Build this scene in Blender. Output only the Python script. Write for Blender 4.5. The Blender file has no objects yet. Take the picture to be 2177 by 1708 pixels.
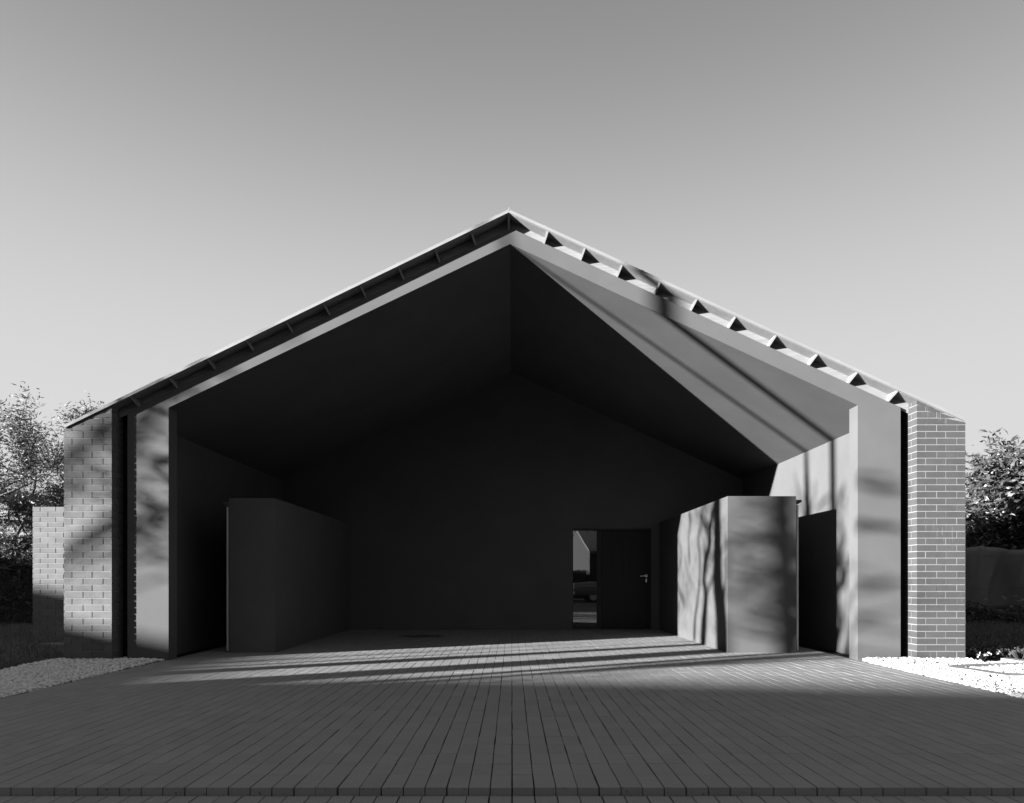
import bpy, bmesh, math, random
import numpy as np
from mathutils import Vector
random.seed(7); rng = np.random.default_rng(7)
sc = bpy.context.scene
R = math.radians

# ------------------------------------------------------------------ camera
F = 1440.0            # focal length in pixels of a 2177 px wide picture
cam_d = bpy.data.cameras.new("camera"); cam = bpy.data.objects.new("camera", cam_d)
sc.collection.objects.link(cam); sc.camera = cam
cam.location = (0, 0, 1.0); cam.rotation_euler = (R(90), 0, 0)
cam_d.sensor_width = 36; cam_d.sensor_fit = 'HORIZONTAL'; cam_d.lens = 36*F/2177
cam_d.shift_x = 0.0; cam_d.shift_y = 0.1741
cam_d.clip_start = 0.05; cam_d.clip_end = 1000

# ------------------------------------------------------------------ sky and sun
SA, SE = 1.97, 0.363  # per metre in +Y the light moves SA in +X and falls SE
elev = math.atan2(SE, math.hypot(SA, 1)); azim = math.atan2(-SA, -1)
w = bpy.data.worlds.new("World"); sc.world = w; w.use_nodes = True
nt = w.node_tree
sky = nt.nodes.new("ShaderNodeTexSky"); sky.sky_type = 'NISHITA'; sky.sun_disc = False
sky.sun_elevation = elev; sky.sun_rotation = azim % (2*math.pi); sky.dust_density = 0.2
# the sky as seen away from the sun, the same all round the horizon
tco = nt.nodes.new("ShaderNodeTexCoord"); sxyz = nt.nodes.new("ShaderNodeSeparateXYZ"); nt.links.new(tco.outputs['Generated'], sxyz.inputs[0])
def wm(op, a, b=None):
    n = nt.nodes.new("ShaderNodeMath"); n.operation = op
    for i, v in enumerate((a, b)):
        if v is None: continue
        if isinstance(v, (int, float)): n.inputs[i].default_value = v
        else: nt.links.new(v, n.inputs[i])
    return n.outputs[0]
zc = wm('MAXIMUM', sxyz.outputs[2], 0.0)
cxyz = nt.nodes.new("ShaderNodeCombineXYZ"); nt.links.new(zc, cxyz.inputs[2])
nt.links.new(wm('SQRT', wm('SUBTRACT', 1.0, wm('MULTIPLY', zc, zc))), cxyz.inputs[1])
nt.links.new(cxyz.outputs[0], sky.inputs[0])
sep = nt.nodes.new("ShaderNodeSeparateColor")          # black-and-white film behind a red filter: its contrast and shoulder
nt.links.new(sky.outputs[0], sep.inputs[0])
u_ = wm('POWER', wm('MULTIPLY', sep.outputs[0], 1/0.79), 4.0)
yv = wm('MULTIPLY', wm('ADD', wm('MULTIPLY', wm('DIVIDE', u_, wm('ADD', u_, 1.0)), 0.72), wm('MULTIPLY', wm('POWER', zc, 6.0), 0.45)), 1/(0.07*2**2.66))  # last term: overhead glow added out of view to lift light on the paving
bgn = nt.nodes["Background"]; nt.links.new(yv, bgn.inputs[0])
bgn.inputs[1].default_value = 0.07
sd = bpy.data.lights.new("sun", 'SUN'); so = bpy.data.objects.new("sun", sd); sc.collection.objects.link(so)
sd.energy = 5.0; sd.angle = R(0.55); sd.color = (1, 1, 1)
so.rotation_euler = Vector((SA, 1, -SE)).to_track_quat('-Z', 'Y').to_euler()
so.location = (-30, -15, 12)
vs = sc.view_settings
vs.view_transform = 'Standard'; vs.look = 'None'; vs.gamma = 1; vs.use_curve_mapping = False
vs.exposure = 2.66
sc.cycles.max_bounces = 6; sc.cycles.diffuse_bounces = 1

# ------------------------------------------------------------------ helpers
class MB:
    def __init__(s): s.v = []; s.f = []; s.m = []
    def add(s, vs, fs, mi=0):
        b = len(s.v); s.v += [tuple(p) for p in vs]
        s.f += [tuple(b+i for i in q) for q in fs]; s.m += [mi]*len(fs)
    def box(s, x0, x1, y0, y1, z0, z1, mi=0):
        s.add([(x0,y0,z0),(x1,y0,z0),(x1,y1,z0),(x0,y1,z0),(x0,y0,z1),(x1,y0,z1),(x1,y1,z1),(x0,y1,z1)],
              [(0,3,2,1),(4,5,6,7),(0,1,5,4),(1,2,6,5),(2,3,7,6),(3,0,4,7)], mi)
    def hexa(s, v8, mi=0):
        s.add(v8, [(0,3,2,1),(4,5,6,7),(0,1,5,4),(1,2,6,5),(2,3,7,6),(3,0,4,7)], mi)
    def prism(s, poly, a, b, axis='y', mi=0):
        n = len(poly)
        if axis == 'y':   P = [(x,a,z) for x,z in poly]+[(x,b,z) for x,z in poly]
        elif axis == 'z': P = [(x,y,a) for x,y in poly]+[(x,y,b) for x,y in poly]
        else:             P = [(a,y,z) for y,z in poly]+[(b,y,z) for y,z in poly]
        s.add(P, [tuple(range(n)), tuple(range(2*n-1, n-1, -1))]+[(i,n+i,n+(i+1)%n,(i+1)%n) for i in range(n)], mi)
    def tube(s, pts, rad, n=8, mi=0):
        pts = [Vector(p) for p in pts]; base = len(s.v); k = len(pts)
        if not hasattr(rad, '__len__'): rad = [rad]*k
        for i, p in enumerate(pts):
            t = (pts[min(i+1,k-1)]-pts[max(i-1,0)]).normalized()
            u = t.cross(Vector((0,0,1)) if abs(t.z) < .9 else Vector((1,0,0))).normalized(); v = t.cross(u)
            for j in range(n):
                a = 2*math.pi*j/n; q = p+(u*math.cos(a)+v*math.sin(a))*rad[i]; s.v.append(tuple(q))
        for i in range(k-1):
            for j in range(n):
                s.f.append((base+i*n+j, base+i*n+(j+1)%n, base+(i+1)*n+(j+1)%n, base+(i+1)*n+j)); s.m.append(mi)
        s.f.append(tuple(base+j for j in range(n-1,-1,-1))); s.m.append(mi)
        s.f.append(tuple(base+(k-1)*n+j for j in range(n))); s.m.append(mi)
    def build(s, name, mats, parent=None, smooth=False, recalc=True):
        o = parent.location if parent is not None else Vector((0,0,0))
        if parent is not None and parent.parent is not None: o = o+parent.parent.location
        me = bpy.data.meshes.new(name)
        me.from_pydata([(x-o[0],y-o[1],z-o[2]) for x,y,z in s.v], [], s.f)
        if not isinstance(mats, (list,tuple)): mats = [mats]
        for m in mats: me.materials.append(m)
        me.polygons.foreach_set('material_index', s.m)
        if recalc:
            bm = bmesh.new(); bm.from_mesh(me); bmesh.ops.recalc_face_normals(bm, faces=bm.faces); bm.to_mesh(me); bm.free()
        if smooth: me.polygons.foreach_set('use_smooth', [True]*len(me.polygons))
        ob = bpy.data.objects.new(name, me); sc.collection.objects.link(ob)
        if parent is not None: ob.parent = parent
        return ob

def np_mesh(name, V, Fc, mats, parent=None, smooth=False):
    """V (n,3), Fc (m,k) arrays -> object"""
    o = np.array(parent.location) if parent is not None else np.zeros(3)
    me = bpy.data.meshes.new(name); m, k = Fc.shape
    me.vertices.add(len(V)); me.vertices.foreach_set('co', (V-o).astype(np.float32).ravel())
    me.loops.add(m*k); me.loops.foreach_set('vertex_index', Fc.astype(np.int32).ravel())
    me.polygons.add(m); me.polygons.foreach_set('loop_start', np.arange(m, dtype=np.int32)*k)
    me.polygons.foreach_set('loop_total', np.full(m, k, dtype=np.int32))
    me.polygons.foreach_set('use_smooth', np.full(m, bool(smooth)))
    me.update(calc_edges=True); me.validate()
    if not isinstance(mats, (list,tuple)): mats = [mats]
    for q in mats: me.materials.append(q)
    ob = bpy.data.objects.new(name, me); sc.collection.objects.link(ob)
    if parent is not None: ob.parent = parent
    return ob

def empty(name, loc, label, cat, group=None):
    o = bpy.data.objects.new(name, None); sc.collection.objects.link(o); o.location = loc
    o.empty_display_size = .2; return tag(o, label, cat, group)
def tag(o, label=None, cat=None, group=None, kind=None):
    if label: o['label'] = label
    if cat: o['category'] = cat
    if group: o['group'] = group
    if kind: o['kind'] = kind
    return o

# ------------------------------------------------------------------ materials
class M:
    def __init__(s, name, col, rough=.8, spec=.3, metal=0):
        s.m = bpy.data.materials.new(name); s.m.use_nodes = True; s.nt = s.m.node_tree
        s.b = s.nt.nodes['Principled BSDF']; s.set(col, rough, spec, metal); s.col = col
        s.tc = s.nt.nodes.new('ShaderNodeTexCoord')
    def set(s, col, rough, spec, metal):
        s.b.inputs['Base Color'].default_value = (col,col,col,1); s.b.inputs['Roughness'].default_value = rough
        s.b.inputs['Specular IOR Level'].default_value = spec; s.b.inputs['Metallic'].default_value = metal
    def map(s, scale=(1,1,1)):
        mp = s.nt.nodes.new('ShaderNodeMapping'); mp.inputs['Scale'].default_value = scale
        s.nt.links.new(s.tc.outputs['Object'], mp.inputs[0]); return mp.outputs[0]
    def noise(s, sc_, detail=4, rough=.55, scale=(1,1,1)):
        n = s.nt.nodes.new('ShaderNodeTexNoise'); n.inputs['Scale'].default_value = sc_
        n.inputs['Detail'].default_value = detail; n.inputs['Roughness'].default_value = rough
        s.nt.links.new(s.map(scale), n.inputs['Vector']); return n.outputs[0]
    def rng(s, src, a, b, c, d):
        n = s.nt.nodes.new('ShaderNodeMapRange')
        for i, v in zip((1,2,3,4), (a,b,c,d)): n.inputs[i].default_value = v
        s.nt.links.new(src, n.inputs[0]); return n.outputs[0]
    def math(s, op, a, b):
        n = s.nt.nodes.new('ShaderNodeMath'); n.operation = op
        for i, v in enumerate((a,b)):
            if isinstance(v, (int,float)): n.inputs[i].default_value = v
            else: s.nt.links.new(v, n.inputs[i])
        return n.outputs[0]
    def color(s, src):
        n = s.nt.nodes.new('ShaderNodeCombineColor')
        for i in range(3): s.nt.links.new(src, n.inputs[i])
        s.nt.links.new(n.outputs[0], s.b.inputs['Base Color'])
    def bump(s, src, strength, dist):
        n = s.nt.nodes.new('ShaderNodeBump'); n.inputs['Strength'].default_value = strength
        n.inputs['Distance'].default_value = dist; s.nt.links.new(src, n.inputs['Height'])
        s.nt.links.new(n.outputs[0], s.b.inputs['Normal'])
    def island(s):
        g = s.nt.nodes.new('ShaderNodeNewGeometry'); return g.outputs['Random Per Island']

def mk(name, col, var=.12, vscale=3, rough=.85, spec=.2, bump=None, isl=0, metal=0, stretch=(1,1,1)):
    x = M(name, col, rough, spec, metal)
    v = x.rng(x.noise(vscale, 5, .6, stretch), .3, .7, col*(1-var), col*(1+var))
    if isl: v = x.math('MULTIPLY', v, x.rng(x.island(), 0, 1, 1-isl, 1+isl))
    x.color(v)
    if bump: x.bump(x.noise(bump[0], 4, .6, stretch), bump[1], bump[2])
    return x.m

stucco_ = M('stucco', .18, .9, .15)
_n = stucco_.rng(stucco_.noise(1.3, 5, .6), .3, .7, .064, .076)
_n2 = stucco_.rng(stucco_.noise(160, 2, .5), .3, .7, .94, 1.06)
stucco_.color(stucco_.math('MULTIPLY', _n, _n2)); stucco_.bump(stucco_.noise(95, 3, .6), .28, .004)
STUCCO = stucco_.m
BRICK_L = mk('brick_pale', 0.088, .14, 7, .85, .2, (60,.35,.003), .10)
br_ = M('brick', .034, .85, .2)
_v = br_.math('MULTIPLY', br_.rng(br_.noise(7, 5, .6), .3, .7, .040, .048), br_.rng(br_.island(), 0, 1, .92, 1.08))
_st = br_.math('MULTIPLY', br_.rng(br_.noise(1, 3, .6, (55,55,5)), .56, .68, 0, 1), br_.rng(br_.noise(1.1, 3, .6), .54, .66, 0, 1))
_sp = br_.rng(br_.noise(75, 1, .5), .74, .77, 0, 1)
br_.color(br_.math('ADD', _v, br_.math('MULTIPLY', br_.math('MAXIMUM', _st, _sp), .075))); br_.bump(br_.noise(60, 4, .6), .35, .003)
BRICK_R = br_.m
MORTAR_L = mk('mortar', 0.19, .15, 30, .95, .1, (120,.4,.003))
MORTAR_R = mk('mortar_white', 0.15, .12, 30, .95, .1, (120,.4,.003))
PLY = mk('plywood', 0.155, .18, 3, .7, .25, None, 0, 0, (1,14,14))
PLYD = mk('plywood_rib', 0.17, .1, 5, .7, .25)
METAL = mk('roof_metal', 0.16, .08, 4, .5, .3)
ALU = mk('aluminium', .5, .06, 6, .4, .5, None, 0, .8)
STEEL = mk('steel', .8, .03, 6, .22, .5, None, 0, 1)
DARK = mk('dark_fill', .03, .2, 4)  # near-black fill; on the pier gap panels it stands in for shade
CONC = mk('concrete', 0.16, .16, 9, .9, .2, (70,.3,.004))
SOIL = mk('soil', 0.035, .35, 14, .95, .1, (40,.6,.02))
SAND = mk('joint_sand', .012, .3, 40, .95, .1)
GRASS_G = mk('turf', 0.04, .4, 6, .95, .1, (50,.6,.02))
GRASS = mk('grass_blade', 0.09, .2, 3, .7, .3, None, .35)
BARK = mk('bark', 0.08, .3, 12, .9, .2, (30,.6,.01), 0, 0, (1,1,.3))
STONE = mk('white_stone', 0.54, .08, 30, .8, .3, (90,.3,.003), .14)
ASPH = mk('asphalt', .05, .2, 60, .9, .2)
TIMBER = mk('timber', .06, .25, 8, .9, .2, (30,.4,.004))
RENDER = mk('pale_render', 0.2, .1, 4, .9, .15, (60,.2,.004))
DARKPAINT = mk('dark_paint', 0.03, .1, 4)
TILE = mk('roof_tile', .14, .2, 9, .9)
CARP = mk('car_paint', .2, .02, 2, .3, .5)
RUB = mk('rubber', .02, .1, 5, .8)
CLOTH = mk('tarpaulin', 0.13, .12, 4, .8, .2)
WIRE = mk('wire', .06, .1, 5, .5, .4, None, 0, .5)
PETAL = mk('petal', 0.22, .05, 5, .7)

# pavers: fired clay, wire-cut pits stretched across the drive, an oil stain near the back wall
pv = M('clay_paver', .27, .88, .25)
v = pv.rng(pv.noise(2.2, 5, .6), .3, .7, .94, 1.06)
v = pv.math('MULTIPLY', v, pv.rng(pv.island(), 0, 1, .190, .212))
pits = pv.rng(pv.noise(1, 2, .5, (55,210,55)), .66, .72, 1, .3)
dust = pv.rng(pv.noise(38, 3, .6), .68, .8, 0, .10)
v = pv.math('ADD', pv.math('MULTIPLY', v, pits), dust)
sx = pv.nt.nodes.new('ShaderNodeSeparateXYZ'); pv.nt.links.new(pv.tc.outputs['Object'], sx.inputs[0])
dx = pv.math('MULTIPLY', pv.math('SUBTRACT', sx.outputs[0], -1.6), 1.5); dy = pv.math('MULTIPLY', pv.math('SUBTRACT', sx.outputs[1], 12.0), 2.0)
dd = pv.math('ADD', pv.math('MULTIPLY', dx, dx), pv.math('MULTIPLY', dy, dy))
dd = pv.math('ADD', dd, pv.math('MULTIPLY', pv.noise(4, 4, .6), 1.2))
v = pv.math('MULTIPLY', v, pv.rng(dd, .7, 1.15, .3, 1))
pv.color(v)
hb = pv.math('ADD', pv.noise(120, 3, .6), pv.math('MULTIPLY', pits, .6))
pv.bump(hb, .35, .003); PAVER = pv.m

# door leaf: dark stained boards with faint vertical streaks
dl = M('door_stain', .022, .45, .2)
dl.color(dl.rng(dl.noise(1, 4, .7, (60,1,1.2)), .35, .75, .003, .012)); dl.bump(dl.noise(1, 3, .6, (120,1,2)), .15, .002)
DOOR = dl.m
# coated window glass over a dark room
gl = M('window_glass', .01, .02, .5)
_mx = gl.nt.nodes.new('ShaderNodeMixShader'); _gs = gl.nt.nodes.new('ShaderNodeBsdfGlossy')
_gs.inputs['Roughness'].default_value = .0; _gs.inputs['Color'].default_value = (.9,.9,.9,1)
_bn = gl.nt.nodes.new('ShaderNodeBump'); _bn.inputs['Strength'].default_value = .02; _bn.inputs['Distance'].default_value = .01
gl.nt.links.new(gl.noise(2.2, 1, .4), _bn.inputs['Height']); gl.nt.links.new(_bn.outputs[0], _gs.inputs['Normal'])
_mx.inputs[0].default_value = .14
gl.nt.links.new(gl.b.outputs[0], _mx.inputs[1]); gl.nt.links.new(_gs.outputs[0], _mx.inputs[2])
gl.nt.links.new(_mx.outputs[0], gl.nt.nodes['Material Output'].inputs[0])
GLASS = gl.m

def leaf_mat(name, c0, c1, trans=.25, rough=.5):
    x = M(name, c0, rough, .4); v = x.rng(x.island(), 0, 1, c0, c1); x.color(v)
    t = x.nt.nodes.new('ShaderNodeBsdfTranslucent'); mx = x.nt.nodes.new('ShaderNodeMixShader'); mx.inputs[0].default_value = trans
    cc = x.nt.nodes.new('ShaderNodeCombineColor')
    for i in range(3): x.nt.links.new(v, cc.inputs[i])
    x.nt.links.new(cc.outputs[0], t.inputs[0]); x.nt.links.new(x.b.outputs[0], mx.inputs[1]); x.nt.links.new(t.outputs[0], mx.inputs[2])
    x.nt.links.new(mx.outputs[0], x.nt.nodes['Material Output'].inputs[0]); return x.m
LEAF_N = leaf_mat('narrow_leaf', .025, .085, .18)
LEAF_B = leaf_mat('broad_leaf', .022, .065, .1, .4)
LEAF_H = leaf_mat('hedge_leaf', .02, .06)
LEAF_G = leaf_mat('ground_cover_leaf', .03, .08)

# ------------------------------------------------------------------ the setting: ground
def flat(name, poly, z, mat, thick=None):
    b = MB()
    if thick: b.prism(poly, z-thick, z, 'z')
    else: b.add([(x,y,z) for x,y in poly], [tuple(range(len(poly)))])
    return tag(b.build(name, mat), kind='structure')
def rect(x0,x1,y0,y1): return [(x0,y0),(x1,y0),(x1,y1),(x0,y1)]
flat('ground', rect(-300,300,-300,300), -.16, SOIL)
flat('road', rect(-120,120,-12.5,-3.6), -.15, ASPH)
flat('pavement_bed', rect(-60,60,-3.6,3.235), -.052, CONC, .1)
flat('soil', rect(-20,20,3.22,30), -.045, SOIL)
flat('lawn', rect(-22,-5.66,3.3,21), -.012, GRASS_G)
rl = [(6.9,9.75),(9.4,8.75),(14,7.0),(22,7.0),(22,24),(5.9,24),(5.9,10.1)]
flat('lawn', rl, -.010, GRASS_G)

def pavers(name, cols, rows, px, py, x0, y0, ztop, h, gx, gy):
    i, j = np.meshgrid(np.arange(cols), np.arange(rows), indexing='ij'); i = i.ravel(); j = j.ravel(); n = len(i)
    jx = rng.normal(0,.0011,n); jy = rng.normal(0,.0009,n); dz = rng.normal(0,.0004,n); rot = rng.normal(0,.004,n)
    xa = x0+i*px+gx/2; xb = x0+(i+1)*px-gx/2; ya = y0+j*py+gy/2; yb = y0+(j+1)*py-gy/2; c = .0013
    tx = rng.normal(0,.0022,n); ty = rng.normal(0,.0012,n)
    cx = (xa+xb)/2; cy = (ya+yb)/2; hx = (xb-xa)/2; hy = (yb-ya)/2
    V = np.zeros((n,12,3)); s4 = [(-1,-1),(1,-1),(1,1),(-1,1)]
    for lay in range(3):
        for k, (a, b) in enumerate(s4):
            ox = a*(hx-(c if lay == 2 else 0)); oy = b*(hy-(c if lay == 2 else 0))
            V[:,lay*4+k,0] = cx+jx+ox-rot*oy; V[:,lay*4+k,1] = cy+jy+oy+rot*ox
            z = np.full(n, ztop-h) if lay == 0 else ztop+dz-(c*.8 if lay == 1 else 0)+ox*tx+oy*ty
            V[:,lay*4+k,2] = z
    q = [(8,9,10,11)]
    for lay in (0,4):
        for k in range(4): q.append((lay+k, lay+(k+1)%4, lay+4+(k+1)%4, lay+4+k))
    q = np.array(q); Fc = (q[None]+np.arange(n)[:,None,None]*12).reshape(-1,4)
    return np_mesh(name, V.reshape(-1,3), Fc, PAVER)
PW, PL = .105, .2135
tag(pavers('paving', 82, 50, PW, PL, -41*PW, 3.26, 0.0, .06, .0056, .0023), kind='structure')
flat('paving_bed', rect(-41*PW+.004,41*PW-.004,3.30,13.95), -.014, SAND)
tag(pavers('pavement', 84, 7, .1075, PL, -42*.1075, 3.248-7*PL, -.036, .012, .006, .0025), kind='structure')
flat('pavement_sand', rect(-42*.1075,42*.1075,3.25-7*PL,3.262), -.0465, SAND)

# ------------------------------------------------------------------ the house
OL, OA, OR = (-4.27,3.14), (-.023,5.175), (4.298,3.17)       # opening of the portal
TL, TA, TR = (-4.78,3.085), (-.005,5.368), (4.83,3.143)      # its outer edge
D0, D1, DB = 8.42, 8.63, 13.6                                # portal front, portal back, back wall
EL, EA, ER = (-5.471,2.885), (-.04,5.517), (5.534,2.971)       # roof top line
RF, RB = 8.287, 20.0
def lerp(p, q, x): return p[1]+(q[1]-p[1])*(x-p[0])/(q[0]-p[0])
def roof_z(x): return lerp(EL, EA, x) if x < EA[0] else lerp(EA, ER, x)
def ceil_z(x): return lerp(OL, OA, x) if x < OA[0] else lerp(OA, OR, x)
house = empty('house', (0,8.42,0), 'gabled house with a deep dark open porch framed by a grey rendered portal', 'house')

b = MB(); zb = -.03
outer = [(TL[0],zb),TL,TA,TR,(TR[0],zb)]; inner = [(OL[0],zb),OL,OA,OR,(OR[0],zb)]
for k in range(4):
    a0,a1,i1,i0 = outer[k],outer[k+1],inner[k+1],inner[k]
    for y in (D0,D1): b.add([(p[0],y,p[1]) for p in (a0,a1,i1,i0)], [(0,1,2,3)])
    b.add([(a0[0],D0,a0[1]),(a1[0],D0,a1[1]),(a1[0],D1,a1[1]),(a0[0],D1,a0[1])], [(0,1,2,3)])
    b.add([(i0[0],D0,i0[1]),(i1[0],D0,i1[1]),(i1[0],D1,i1[1]),(i0[0],D1,i0[1])], [(0,1,2,3)])
b.build('portal_frame', STUCCO, house)

WL, WR = -4.60, 4.63
b = MB()                                                     # sloping stucco ceiling of the porch
b.prism([(WL-.1,ceil_z(WL-.1)),OA,(WR+.1,ceil_z(WR+.1)),(WR+.1,ceil_z(WR+.1)+.1),(OA[0],OA[1]+.1),(WL-.1,ceil_z(WL-.1)+.1)], D1+.001, DB+.3)
b.build('ceiling', STUCCO, house)
b = MB(); b.box(WL-.18,WL,D1+.001,DB,zb,ceil_z(WL)-.001); b.build('side_wall', STUCCO, house)
b = MB(); b.box(WR,WR+.18,D1+.001,DB,zb,ceil_z(WR)-.001); b.build('side_wall', STUCCO, house)
DX0, DX1, DZ = 1.218, 2.800, 2.03                            # door opening
b = MB()
b.prism([(WL-.09,zb),(DX0,zb),(DX0,ceil_z(DX0)-.001),(OA[0],OA[1]-.001),(WL-.09,ceil_z(WL-.09)-.001)], DB, DB+.25)
b.prism([(DX1,zb),(WR+.09,zb),(WR+.09,ceil_z(WR+.09)-.001),(DX1,ceil_z(DX1)-.001)], DB, DB+.25)
b.prism([(DX0,DZ),(DX1,DZ),(DX1,ceil_z(DX1)-.001),(DX0,ceil_z(DX0)-.001)], DB, DB+.25)
b.build('back_wall', STUCCO, house)

# two low storage blocks either side of the porch, each with a narrow sliding panel on its outer side
for sgn, x0, x1, top in ((-1,-3.884,-3.25,2.12), (1,2.96,3.90,2.148)):
    b = MB(); b.box(x0,x1,9.295,DB-.001,zb,top); blk = b.build('storage_block', STUCCO, house)
    e = x0 if sgn < 0 else x1
    b = MB(); xa, xb = sorted((e+sgn*.034, e+sgn*.060)); b.box(xa,xb,9.36,10.6,.02,top-.112); b.build('sliding_panel', ALU, blk)
    b = MB(); b.prism([(e,top-.045),(e+sgn*.097,top-.045),(e+sgn*.097,top-.075),(e+sgn*.030,top-.110),(e,top-.110)], 9.34, 10.9)
    b.build('panel_track', STUCCO, blk)

# entrance door in the back wall
door = MB(); fy = DB+.06
door.box(DX0,DX1,fy-.045,fy+.05,DZ-.035,DZ-.001); door.box(DX1-.03,DX1-.001,fy-.045,fy+.05,0,DZ-.036)
door.box(1.708,1.798,fy-.01,fy+.05,0,DZ-.036); door.box(DX0+.001,DX0+.014,fy-.01,fy+.05,0,DZ-.036)
door.box(DX0+.015,1.707,fy-.005,fy+.05,0,.045)
ed = door.build('entrance_door', DARKPAINT, house)
b = MB(); b.box(1.803,DX1-.034,fy-.012,fy+.04,.012,DZ-.04); lf = b.build('door_leaf', DOOR, ed)
b = MB(); b.box(DX0+.015,1.706,fy+.004,fy+.018,.046,DZ-.037); b.build('side_window', GLASS, ed)
hx = 2.705; b = MB()
b.tube([(hx,fy-.012,1.08),(hx,fy-.021,1.08)], .027, 16); b.tube([(hx,fy-.02,1.08),(hx,fy-.062,1.08)], .010, 10)
b.tube([(hx+.008,fy-.062,1.08),(hx-.03,fy-.064,1.08),(hx-.135,fy-.060,1.072)], [.011,.010,.009], 10)
b.build('door_handle', STEEL, ed)
b = MB(); b.prism([(hx+.016*math.cos(t),.985+(.034 if math.sin(t) > 0 else -.034)*abs(math.sin(t))**.6) for t in np.linspace(0,2*math.pi,18)[:-1]], fy-.019, fy-.012)
kh = b.build('keyhole_plate', STEEL, ed)
b = MB(); b.box(hx-.005,hx+.005,fy-.0205,fy-.0192,.968,1.002); b.build('keyhole', DARK, ed)
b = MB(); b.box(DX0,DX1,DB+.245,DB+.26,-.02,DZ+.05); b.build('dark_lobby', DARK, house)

# roof: thin sheet on plywood soffit, ribs and a back board along both verges
TH = .030
b = MB(); b.prism([EL,EA,ER,(ER[0],ER[1]-TH),(EA[0],EA[1]-TH),(EL[0],EL[1]-TH)], RF+.012, RB)
roof = b.build('roof', [PLY], house)
b = MB(); o_ = .004                                          # folded metal covering with its upstand and seams
def off(p, d): return (p[0], p[1]+d)
b.prism([off(EL,.0),off(EA,.0),off(ER,.0),off(ER,o_+.006),off(EA,o_+.006),off(EL,o_+.006)], RF-.012, RB+.01)
b.prism([off(EL,-.028),off(EA,-.028),off(ER,-.028),off(ER,-.0005),off(EA,-.0005),off(EL,-.0005)], RF-.012, RF+.006)
for x in np.arange(-5.0,5.4,.6):
    z = roof_z(x)+.010; b.box(x-.008,x+.008,RF-.008,RB,z-.012,z+.008)
b.box(EA[0]-.006,EA[0]+.006,RF-.014,RB,EA[1]-.01,EA[1]+.032)
b.build('roof_covering', METAL, roof)
def und(x): return roof_z(x)-TH
b = MB(); y0, y1 = 8.470, 8.482                           # board above the portal, flush under the soffit
def brd(xa, xb, la, lb):
    b.hexa([(xa,y0,la),(xb,y0,lb),(xb,y1,lb),(xa,y1,la),(xa,y0,und(xa)-.0005),(xb,y0,und(xb)-.0005),(xb,y1,und(xb)-.0005),(xa,y1,und(xa)-.0005)])
def low(x): return lerp(TL, TA, x)-.004 if x < TA[0] else lerp(TA, TR, x)-.004
brd(-4.905,EA[0],low(-4.905),low(EA[0])); brd(EA[0],4.96,low(EA[0]),low(4.96))
b.build('verge_board', PLY, house)
b = MB()                                                     # infill behind, closing the space between board and ceiling
b.prism([(-4.78,low(-4.78)+.03),(TA[0],low(TA[0])+.03),(4.83,low(4.83)+.03),(4.83,und(4.83)-.003),(EA[0],und(EA[0])-.003),(-4.78,und(-4.78)-.003)], 8.4835, D1-.005)
b.build('gable_infill', PLY, house)
RX = [1.007*x for x in [.434,.885,1.336,1.798,2.246,2.714,3.21,3.71,4.195,4.686]]
RXL = [1.007*x for x in [-.497,-.936,-1.38,-1.845,-2.294,-2.749,-3.229,-3.70,-4.17,-4.64]]
for x in [EA[0]]+RX+RXL:
    s = 0 if x == EA[0] else (-1 if x < EA[0] else 1)
    t = Vector((1,0,-.47*s)).normalized(); nrm = Vector((-.47*s,0,-1)).normalized() if s else Vector((0,0,-1))
    zt = und(x)-.001; L = .011
    zl = lambda xx: low(xx)+.002
    # length down along the normal until the board's lower edge
    k = .30
    for _ in range(40):
        if zt+nrm.z*k < zl(x+nrm.x*k): k -= .005
    top = Vector((x,0,zt)); bot = top+nrm*k
    b = MB(); v8 = []
    yt, yb = RF+.004, D0-.004
    def P(base, u, y): q = base+t*u; return (q.x, y, q.z)
    b.hexa([P(bot,-L,yb),P(bot,L,yb),P(bot,L,y0-.0005),P(bot,-L,y0-.0005),P(top,-L,yt),P(top,L,yt),P(top,L,y0-.0005),P(top,-L,y0-.0005)])
    b.build('rafter_rib', PLYD, house)

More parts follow.
